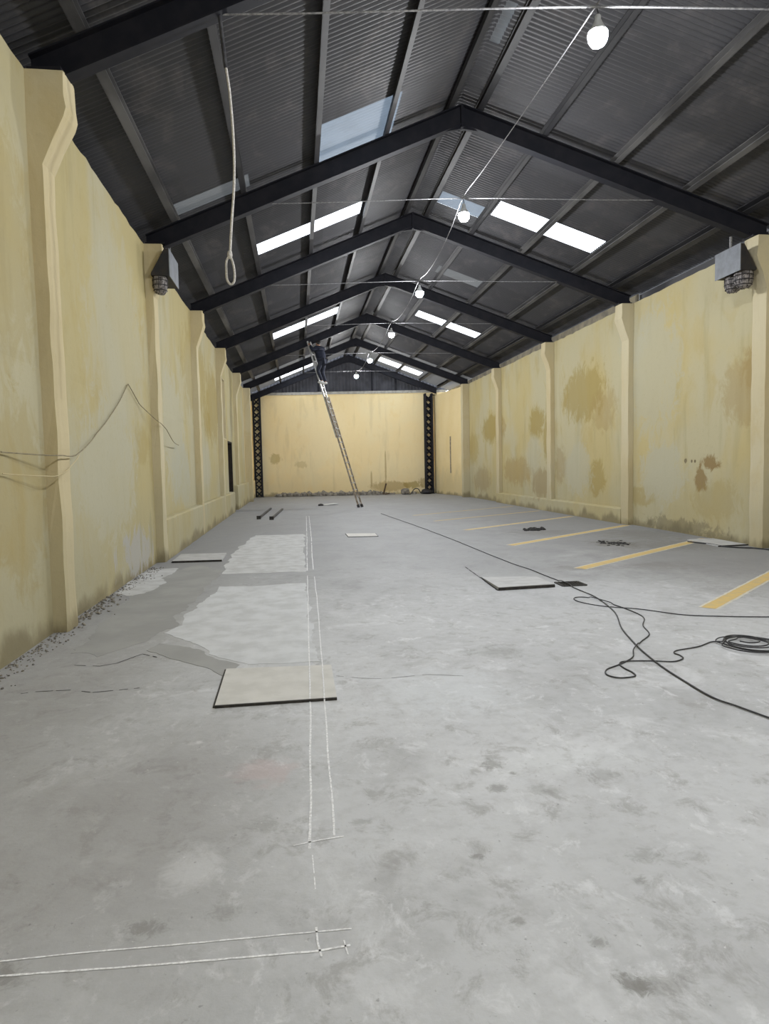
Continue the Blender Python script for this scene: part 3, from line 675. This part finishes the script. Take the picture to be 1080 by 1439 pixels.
patch([(-2.0, 11.3), (-1.95, 9.4), (-2.15, 8.9), (-2.4, 9.2), (-2.43, 11.3)], .003, MT['patch'], 'pale cement skirt at the foot of the left wall', .07)
# broken concrete edge along the left wall
bm = bmesh.new(); random.seed(3)
for i in range(700):
    y = random.uniform(3.5, 11.5); r = random.uniform(.004, .013) * (1.6 if 7.1 < y < 9 else 1)
    blobmesh(bm, (XL + .02 + abs(random.gauss(0, .10)), y, r * .4), (r, r * random.uniform(.7, 1.4), r * .7), 1, .5, 2, i, r * .4)
tag(obj('gravel', bm, MT['rubble']), 'crumbled concrete grit along the foot of the left wall', 'grit', kind='stuff')

# chalk lines
PLQ = (-.605, .225, 4.57, 5.40)
def zf(x, y): return .0187 if PLQ[0] < x < PLQ[1] and PLQ[2] < y < PLQ[3] else (.0036 if -1.3 < x < .13 and (5.4 < y < 9.4 or 10.4 < y < 16.4) else .0014)
def chalk(pts, w, lab, mat='chalk', name='chalk_line', cat='chalk line', group='chalk setting-out lines on the floor', step=.03, gaps=0):
    P = [Vector((*p, 0)) for p in pts]; out = []
    for a, b in zip(P, P[1:]):
        k = max(2, int((b - a).length / step)); out += [a.lerp(b, i / k) for i in range(k)]
    out.append(P[-1]); bm = bmesh.new(); prev = None
    for i, p in enumerate(out):
        d = (out[min(i + 1, len(out) - 1)] - out[max(i - 1, 0)]).normalized(); s = Vector((-d.y, d.x, 0))
        wob = s * mn.noise(p * 2) * .006
        ww = w * (.85 + .45 * mn.noise(p * 37)); wl_ = w * (.85 + .45 * mn.noise(p * 37 + Vector((9, 9, 9))))
        c = p + wob; z = zf(c.x, c.y)
        cur = (bm.verts.new((c.x + s.x * ww / 2, c.y + s.y * ww / 2, z)), bm.verts.new((c.x - s.x * wl_ / 2, c.y - s.y * wl_ / 2, z)))
        if prev and not (gaps and mn.noise(p * 13 + Vector((2, 7, 1))) > gaps): bm.faces.new((prev[0], cur[0], cur[1], prev[1]))
        prev = cur
    for v in [v for v in bm.verts if not v.link_faces]: bm.verts.remove(v)
    return tag(obj(name, bm, MT[mat]), lab, cat, group)
chalk([(.008, 2.77), (.02, 3.4), (.04, 4.38), (.06, 6.2), (.08, 7.87), (.105, 10.0)], .0125, 'near part of the long left chalk line running down the hall')
chalk([(.112, 10.5), (.12, 11.46), (.18, 16), (.25, 22.4)], .016, 'far part of the long left chalk line running down the hall', gaps=.35, step=.06)
chalk([(.115, 2.85), (.12, 3.35), (.135, 4.36), (.165, 6), (.19, 7.84), (.205, 9.9)], .011, 'near part of the long right chalk line running down the hall')
chalk([(.205, 10.6), (.22, 12.0), (.28, 16), (.34, 22.4)], .016, 'far part of the long right chalk line running down the hall', gaps=.35, step=.06)
chalk([(-.062, 2.80), (0, 2.815), (.05, 2.825), (.155, 2.84)], .010, 'short chalk cross tick ending the two long chalk lines')
chalk([(.012, 2.72), (.018, 2.58), (.022, 2.48)], .006, 'faint short chalk trace below the cross tick', gaps=.05, step=.01)
chalk([(-1.15, 2.275), (-1.02, 2.27), (-.75, 2.27), (-.42, 2.262), (-.09, 2.258), (.14, 2.25)], .008, 'upper of the two chalk lines crossing the foreground')
chalk([(-1.15, 2.205), (-.98, 2.20), (-.59, 2.18), (-.32, 2.17), (.02, 2.16), (.13, 2.17)], .010, 'lower of the two chalk lines crossing the foreground')
chalk([(.022, 2.275), (.025, 2.2), (.034, 2.13)], .009, 'chalk tick crossing both foreground chalk lines')
chalk([(.112, 2.195), (.12, 2.125)], .007, 'small chalk tick at the right end of the lower foreground chalk line')
for q, w, lab in (([(-2.04, 5.13), (-1.95, 5.16), (-1.7, 5.15), (-1.52, 5.06), (-1.2, 5.1)], .012, 'dark crack in the floor near the left foreground'), ([(-1.88, 5.82), (-1.66, 5.75), (-1.54, 5.81), (-1.39, 6.06), (-1.24, 5.92)], .012, 'dark crack in the floor left of the large beige cover'),
                  ([(.25, 5.11), (.42, 5.02), (.6, 4.97), (.94, 5.01), (1.2, 4.92)], .006, 'thin crack in the floor right of the large beige cover'), ([(2.55, 10.3), (2.51, 9.3), (2.455, 8.22)], .02, 'dark joint in the floor along the pale cover by the drain')):
    tag(chalk(q, w, lab, 'dirt', 'floor_crack', 'crack', 'cracks in the floor', .02, .25), kind='structure')
# parking lines (painted bands with a pale border)
def parking(a, b, w, lab, border=True):
    a, b = Vector((*a, 0)), Vector((*b, 0)); d = (b - a).normalized()
    e = empty('parking_line', (*((a + b) / 2).xy, 0), lab, 'parking line', 'yellow parking lines')
    def strip(nm, o0, o1, z, m, par, wear):
        bm = bmesh.new(); k = int((b - a).length / .08); prev = None
        for i in range(k + 1):
            p = a.lerp(b, i / k)
            sx = Vector((1, 0, 0))  # ends are cut square to the bay
            s = Vector((-d.y, d.x, 0))
            j0, j1 = mn.noise(p * 9) * wear, mn.noise(p * 9 + Vector((4, 4, 4))) * wear
            cur = (bm.verts.new((p.x + s.x * (o0 + j0), p.y + s.y * (o0 + j0), z)), bm.verts.new((p.x + s.x * (o1 + j1), p.y + s.y * (o1 + j1), z)))
            if prev: bm.faces.new((prev[0], cur[0], cur[1], prev[1]))
            prev = cur
        obj(nm, bm, m, par)
    strip('paint_band', -w / 2, w / 2, .0030, MT['yellow'], e, .008)
    if border: strip('paint_border', -w / 2 - .03, w / 2 + .03, .0016, MT['pale'], e, .012)
PLL = ['yellow parking line at the right edge, nearest the camera', 'yellow parking line meeting the foot of the right wall beside the pale slab', 'yellow parking line reaching the near end of the right plinth, before the black dust patch',
       'thin yellow parking line just beyond the small black dirt heap', 'faint yellow parking line second from the far end', 'faint yellow parking line at the far end']
for i, (a, b, w) in enumerate([((4.33, 6.70), (7.9, 9.75), .15), ((4.15, 9.62), (8.1, 12.65), .17), ((4.07, 12.72), (8.05, 15.85), .16), ((4.0, 16.0), (7.95, 19.0), .13), ((3.81, 18.85), (7.9, 21.6), .11), ((3.6, 21.2), (7.9, 24.3), .11)]):
    parking(a, b, w, PLL[i], i < 4)

# cables on the floor
def flat(pts, z): return [(x, y, z) for x, y in pts]
mainp = [(2.73, 22.42), (2.95, 19.0), (3.12, 16.31), (3.25, 13.2), (3.31, 11.0), (3.40, 9.6), (3.44, 8.78), (3.43, 8.0), (3.42, 7.42), (3.29, 6.75), (3.02, 6.01), (2.85, 5.44), (2.75, 4.93), (2.72, 4.49), (2.71, 4.13), (2.77, 3.94), (2.83, 3.73), (2.92, 3.4), (3.1, 2.7), (3.5, 1.7), (4.2, .6)]
bm = bmesh.new(); P = crom(flat(mainp, .0095), 8); P = [p + Vector((mn.noise(p * 1.5) * .02, 0, .018 if 8.2 < p.y < 8.65 else 0)) for p in P]; tube(bm, P, .0062, 6)
tag(obj('floor_cable', bm, MT['black'], None, True), 'long black cable running from the far floor to the bottom right', 'cable')
cab = [(5.3, 6.02), (4.64, 6.17), (4.26, 6.28), (3.89, 6.44), (3.61, 6.78), (3.31, 7.0), (3.16, 7.24), (3.14, 7.44), (3.22, 7.55), (3.34, 7.50), (3.42, 7.18), (3.47, 6.81), (3.45, 6.43), (3.27, 6.1), (3.16, 5.78), (2.95, 5.54), (2.76, 5.3), (2.65, 5.11), (2.46, 4.95), (2.31, 4.85), (2.25, 4.73), (2.30, 4.64), (2.43, 4.65), (2.46, 4.74), (2.45, 4.86), (2.47, 4.97), (2.55, 5.02), (2.75, 4.99), (2.9, 4.94), (3.02, 5.0), (3.05, 5.09), (3.04, 5.16), (3.11, 5.23), (3.34, 5.3), (3.54, 5.42)]
pts = flat(cab, .0075)
random.seed(5); ph = 2.6
for k in range(5):       # the coil
    rx, ry, ox, oy = random.uniform(.16, .23), random.uniform(.16, .27), random.uniform(-.03, .05), random.uniform(-.03, .03)
    for q in range(12):
        t = ph - 2 * math.pi * q / 12; pts.append((3.77 + ox + rx * math.cos(t), 5.25 + oy + ry * math.sin(t), .012 + k * .008))
for q in range(8): t = ph - 2 * math.pi * q / 8; pts.append((3.76 + .09 * math.cos(t), 5.25 + .09 * math.sin(t), .055))
P = crom(pts, 6)
P = [p + Vector((0, 0, .014)) if (p.x - 3.4) ** 2 + (p.y - 7.3) ** 2 < .04 or (p.x - 2.82) ** 2 + (p.y - 5.35) ** 2 < .03 else p for p in P]
bm = bmesh.new(); tube(bm, P, .0055, 6)
tag(obj('floor_cable', bm, MT['black'], None, True), 'black cable with loose loops ending in a coil at the right edge', 'cable')
bm = bmesh.new(); tube(bm, [(7.45, 12.2, .012), (7.6, 11.75, .014), (7.62, 11.35, .012), (7.75, 11.15, .012), (8.0, 10.9, .012), (8.08, 10.3, .012), (8.1, 9.0, .012)], .014, 6, 6)
tag(obj('floor_cable', bm, MT['black'], None, True), 'black cable along the foot of the right wall by the pale slab', 'cable')
# dark dirt heaps
bm = bmesh.new(); random.seed(11)
for i in range(26): r = random.uniform(.03, .09); blobmesh(bm, (5.52 + random.gauss(0, .10), 15.45 + random.gauss(0, .13), .005), (r, r, r * .7), 2, .5, 2.5, i, .004)
tag(obj('dirt_heap', bm, MT['dirt']), 'small black dirt heap on the floor between two parking lines', 'dirt', kind='stuff')
bm = bmesh.new()
for i in range(60): r = random.uniform(.01, .05); blobmesh(bm, (6.05 + random.gauss(0, .14), 12.45 + random.gauss(0, .2), .002), (r, r, r * .35), 1, .5, 2.5, i, .001)
tag(obj('dirt_heap', bm, MT['dirt']), 'spread black dust patch on the floor, nearer to the right wall', 'dirt', kind='stuff')
# two dark pipes lying on the floor
for a, b, lab in (((-1.24, 21.6), (-1.06, 26.6), 'dark metal bar on the far floor, closer to the left wall'), ((-.83, 21.2), (-.60, 26.0), 'dark metal bar on the far floor, closer to the chalk lines')):
    e = empty('metal_bar', (*((Vector(a) + Vector(b)) / 2), 0), lab, 'bar', 'metal bars lying on the far floor')
    bm = bmesh.new(); bar(bm, (*a, .035), (*b, .035), .06, .06); obj('bar', bm, MT['palepurlin'], e)
    bm = bmesh.new(); d = (Vector(b) - Vector(a)).normalized() * .03
    bar(bm, (a[0] - d.x, a[1] - d.y, .055), (a[0] + d.x, a[1] + d.y, .055), .13, .105); obj('end_cap', bm, MT['iron'], e)

# rubble at the end wall
bm = bmesh.new(); random.seed(21)
for i in range(240):
    x = random.uniform(-1.2, 4.6); r = random.uniform(.05, .17)
    blobmesh(bm, (x, UB + SK * x - .26 - abs(random.gauss(0, .14)), r * .5), (r * random.uniform(.8, 1.5), r, r * random.uniform(.7, 1.15)), 1, .6, 2, i, r * .5)
for i in range(60):
    x = random.uniform(4.6, 6.5); r = random.uniform(.04, .10)
    if 5.3 < x < 6.3: continue
    blobmesh(bm, (x, UB + SK * x - .2 - abs(random.gauss(0, .15)), r * .5), (r, r, r), 1, .6, 2, i, r * .5)
tag(obj('rubble', bm, MT['rubble']), 'strip of broken masonry rubble at the foot of the end wall', 'rubble', kind='stuff')
def onend(x, d): return Vector((x, UB + SK * x - d, 0))
for nm, x, r, m, lab, cat in (('rubble_sack', 5.85, (.24, .18, .2), 'rubble', 'grey lumpy sack against the end wall right of the ladder', 'sack'), ('dark_bag', 7.0, (.34, .22, .16), 'darkbox', 'black bag at the foot of the right lattice column', 'bag')):
    p = onend(x, .75); bm = bmesh.new(); blobmesh(bm, (p.x, p.y, r[2] * .7), r, 3, .35, 1.8, int(x), r[2] * .7 - .002); tag(obj(nm, bm, MT[m], None, True), lab, cat)
p = onend(4.78, .7); bm = bmesh.new(); bar(bm, p + Vector((-.12, 0, .02)), p + Vector((.05, .05, .62)), .1, .05); bar(bm, p + Vector((-.02, 0, .03)), p + Vector((.22, 0, .09)), .12, .06)
tag(obj('timber_offcut', bm, MT['timber']), 'brown timber offcut leaning by the end wall beside the ladder foot', 'timber')
p = onend(6.4, 1.0); bm = bmesh.new(); tube(bm, [p + Vector((-.7, 0, .03)), p + Vector((-.3, .05, .03)), p + Vector((-.1, .05, .28)), p + Vector((.12, .05, .30)), p + Vector((.28, 0, .06)), p + Vector((.5, .1, .03))], .025, 8, 6)
tag(obj('floor_hose', bm, MT['black'], None, True), 'black hose arching on the floor beside the black bag', 'hose')
p = Vector((1.05, 28.2, 0)); bm = bmesh.new(); blobmesh(bm, (p.x - .12, p.y, .03), (.12, .2, .05), 2, .4, 2, 4, .028); tag(obj('dark_rag', bm, MT['dirt']), 'small dark rag on the far floor left of the ladder foot', 'rag')
bm = bmesh.new(); bar(bm, (p.x + .02, p.y + .3, .012), (p.x + .55, p.y + .5, .05), .6, .012); tag(obj('white_board', bm, MT['housing']), 'small white board on the far floor beside the dark rag', 'board')

# lattice columns beside the end wall ------------------------------------------
def lattice(x0, x1, lab):
    u = UK[6] - .02
    e = empty('lattice_column', W((x0 + x1) / 2, u, 0), lab, 'column', 'lattice steel columns at the end wall')
    d = .30; cs = [(x0, u - d / 2), (x1, u - d / 2), (x1, u + d / 2), (x0, u + d / 2)]
    for x, v in cs:
        bm = bmesh.new(); box(bm, x - .045, x + .045, v - .03, v + .03, 0, HE + .1, W); obj('chord', bm, MT['steel'], e)
    bm = bmesh.new(); n = 15; h = HE / n
    for i in range(n):
        z0, z1 = i * h, (i + 1) * h
        for (xa, va), (xb, vb) in ((cs[0], cs[1]), (cs[3], cs[2]), (cs[0], cs[3]), (cs[1], cs[2])):
            bar(bm, W(xa, va, z0), W(xb, vb, z1), .075, .03, (1, .3, 0)); bar(bm, W(xb, vb, z0), W(xa, va, z1), .075, .03, (1, .3, 0))
    obj('lacing', bm, MT['steel'], e)
    bm = bmesh.new(); box(bm, x0 - .08, x1 + .08, u - d / 2 - .06, u + d / 2 + .06, 0, .03, W); obj('base_plate', bm, MT['iron'], e)
lattice(-2.30, -1.94, 'dark lattice steel column in the left corner of the end wall')
lattice(7.10, 7.46, 'dark lattice steel column in the right corner of the end wall')

# ladder ----------------------------------------------------------------------
LB = Vector((2.40, 26.25, 0)); LT = Vector((.66, 27.56, 6.62)); ld = (LT - LB).normalized(); Lh = Vector((-(LB - LT).x, -(LB - LT).y, 0)).normalized()
Ls = Vector((Lh.y, -Lh.x, 0)).normalized(); Ln = Ls.cross(ld).normalized()
if Ln.z < 0: Ln = -Ln
LEN = (LT - LB).length
e = empty('extension_ladder', LB, 'tall extension ladder leaning against the roof frame, person near its top', 'ladder')
def section(nm, s0, s1, hw, off, m, rw, first):
    par = None
    for sgn in (-1, 1):
        bm = bmesh.new(); a, b = LB + ld * s0 + Ls * sgn * hw + Ln * off, LB + ld * s1 + Ls * sgn * hw + Ln * off
        bar(bm, a, b, .028, .06, Ln); obj('rail', bm, m, e)
    k = int((s1 - s0 - .2) / .28)
    for i in range(k + 1):
        c = LB + ld * (s0 + .15 + i * .28) + Ln * off
        bm = bmesh.new(); tube(bm, [c - Ls * hw, c + Ls * hw], .018, 8); obj('rung', bm, MT['alu'], e)
section('base', .02, 4.6, .125, 0, MT['wood'], .03, True)
section('fly', 2.9, LEN, .095, -.07, MT['alu'], .03, False)
for sgn in (-1, 1):
    bm = bmesh.new(); bar(bm, LB + Ls * sgn * .125, LB + Ls * sgn * .125 + ld * .12, .05, .1, Ln)
    for v in bm.verts: v.co.z = max(v.co.z, .001)
    obj('rubber_foot', bm, MT['black'], e)

# person on the ladder -----------------------------------------------------------
FZ = 4.87
fp = LB + ld * (FZ / ld.z) + Ln * .0
face = Vector((Lh.x, Lh.y, 0)); th = math.atan2(-face.x, face.y)
pe = empty('person', (0, 0, 0), 'person in dark clothes standing near the top of the tall ladder, reaching up', 'person')
PM = Matrix.Translation((fp.x, fp.y, FZ)) @ Matrix.Rotation(th, 4, 'Z')
def skin(name, verts, edges, rad, mat, parent, root=0, sub=2):
    me = bpy.data.meshes.new(name); me.from_pydata([PM @ Vector(v) for v in verts], edges, [])
    o = bpy.data.objects.new(name, me); C.objects.link(o); o.parent = parent
    o.modifiers.new('skin', 'SKIN')
    for i, r in enumerate(rad):
        d = me.skin_vertices[0].data[i]; d.radius = (r, r) if not isinstance(r, tuple) else r; d.use_root = (i == root)
    s = o.modifiers.new('sub', 'SUBSURF'); s.levels = sub; s.render_levels = sub
    dg = bpy.context.evaluated_depsgraph_get(); m2 = bpy.data.meshes.new_from_object(o.evaluated_get(dg))
    o.modifiers.clear(); o.data = m2; m2.materials.clear(); m2.materials.append(mat)
    for p in m2.polygons: p.use_smooth = True
    return o
SO = -.10   # feet stand on the rung just in front of the ladder
V = [(0, .03, .93), (0, .06, 1.10), (0, .12, 1.28), (0, .15, 1.41), (0, .17, 1.50), (0, .20, 1.57), (0, .205, 1.66),      # 0..6 pelvis..crown
     (.10, .0, .88), (.11, .10, .48), (.10, -.06, .09), (.10, .05, .045),
     (-.10, .0, .88), (-.11, .16, .52), (-.10, -.02, .12), (-.10, .09, .07),
     (.19, .14, 1.40), (.33, .22, 1.22), (.22, .42, 1.38), (.20, .48, 1.44),
     (-.19, .14, 1.40), (-.36, .22, 1.30), (-.24, .40, 1.52), (-.22, .44, 1.59)]
E_ = [(0, 1), (1, 2), (2, 3), (3, 4), (4, 5), (5, 6), (0, 7), (7, 8), (8, 9), (9, 10), (0, 11), (11, 12), (12, 13), (13, 14), (3, 15), (15, 16), (16, 17), (17, 18), (3, 19), (19, 20), (20, 21), (21, 22)]
Rr = [.13, .125, .15, .11, .052, .085, .07, .085, .055, .04, .035, .085, .055, .04, .035, .06, .045, .032, .036, .06, .045, .032, .036]
for side, hi in ((1, 18), (-1, 22)):
    hx, hy, hz = V[hi]
    for f, (dx, L, rz) in enumerate(((-.030, .05, .0), (-.012, .062, .0), (.008, .066, 0), (.026, .056, 0))):
        i = len(V); V += [(hx + dx, hy + .035, hz + .02), (hx + dx, hy + .05, hz + .02 - L * .5), (hx + dx, hy + .03, hz + .015 - L)]
        E_ += [(hi, i), (i, i + 1), (i + 1, i + 2)]; Rr += [.010, .009, .008]
    i = len(V); V += [(hx - side * .035, hy + .005, hz - .01), (hx - side * .04, hy + .03, hz - .035)]; E_ += [(hi, i), (i, i + 1)]; Rr += [.011, .009]
body = skin('body', V, E_, Rr, MT['skin'], pe)
# face: nose, brow, ears, mouth belong to the head surface
bm = bmesh.new(); bm.from_mesh(body.data)
for c, r in (((0, .305, 1.585), (.014, .022, .02)), ((.088, .20, 1.60), (.012, .02, .032)), ((-.088, .20, 1.60), (.012, .02, .032)), ((0, .292, 1.545), (.024, .01, .008))):
    m = bmesh.ops.create_icosphere(bm, subdivisions=2, radius=1)
    for v in m['verts']: v.co = PM @ Vector((c[0] + v.co.x * r[0], c[1] + v.co.y * r[1], c[2] + v.co.z * r[2]))
bm.to_mesh(body.data); bm.free()
for p in body.data.polygons: p.use_smooth = True
jk = skin('jacket', [V[i] for i in (0, 1, 2, 3, 15, 16, 17, 19, 20, 21)] + [(0, .17, 1.475)], [(0, 1), (1, 2), (2, 3), (3, 4), (4, 5), (5, 6), (3, 7), (7, 8), (8, 9), (3, 10)], [.185, .19, .225, .175, .105, .085, .055, .105, .085, .055, .095], MT['jacket'], pe)
tr = skin('trousers', [V[i] for i in (0, 7, 8, 9, 11, 12, 13)], [(0, 1), (1, 2), (2, 3), (0, 4), (4, 5), (5, 6)], [.15, .108, .08, .06, .108, .08, .06], MT['jeans'], pe)
bm = bmesh.new(); blobmesh(bm, (0, .185, 1.635), (.098, .112, .095), 3, .12, 4, 3)
for v in list(bm.verts):
    if v.co.y > .24 and v.co.z < 1.66: v.co.y = .24
for v in bm.verts: v.co = PM @ v.co
obj('hair', bm, MT['hair'], pe, True)
for s, a, b in ((1, 9, 10), (-1, 13, 14)):
    A = V[a]; bm = bmesh.new(); blobmesh(bm, (A[0], A[1] + .07, A[2] - .045), (.052, .145, .052), 3, .08, 2, 2, .045)
    for v in bm.verts: v.co = PM @ v.co
    tag(obj('shoe', bm, MT['shoe'], pe, True), 'white shoe')

# ------------------------------------------------------------------ camera, sky, view
F, PT, YW, RL = 952.86, .0682, .1264, -.0209
cy, sy, cp, sp = math.cos(YW), math.sin(YW), math.cos(PT), math.sin(PT)
fwd = Vector((sy * cp, cy * cp, -sp)); rt = Vector((cy, -sy, 0)); up = rt.cross(fwd)
c, s = math.cos(RL), math.sin(RL); r2 = rt * c + up * s; u2 = up * c - rt * s
cam = bpy.data.cameras.new('camera'); co = bpy.data.objects.new('camera', cam); C.objects.link(co)
cam.sensor_fit = 'AUTO'; cam.sensor_width = 36; cam.lens = F / 1439 * 36; cam.clip_end = 200; cam.clip_start = .05
Mx = Matrix((r2, u2, -fwd)).transposed().to_4x4(); Mx.translation = (0, 0, 1.6); co.matrix_world = Mx
sc.camera = co
wd = bpy.data.worlds.new('world'); sc.world = wd; wd.use_nodes = True
bg = wd.node_tree.nodes['Background']; bg.inputs[0].default_value = (.88, .94, 1.0, 1); bg.inputs[1].default_value = 5.0
sc.view_settings.view_transform = 'Standard'; sc.view_settings.look = 'None'; sc.view_settings.exposure = 0; sc.view_settings.gamma = 1
sc.view_settings.use_curve_mapping = False
sc.cycles.max_bounces = 8; sc.cycles.diffuse_bounces = 5; sc.cycles.sample_clamp_indirect = 4; sc.cycles.use_denoising = True
sc.cycles.caustics_reflective = False; sc.cycles.caustics_refractive = False
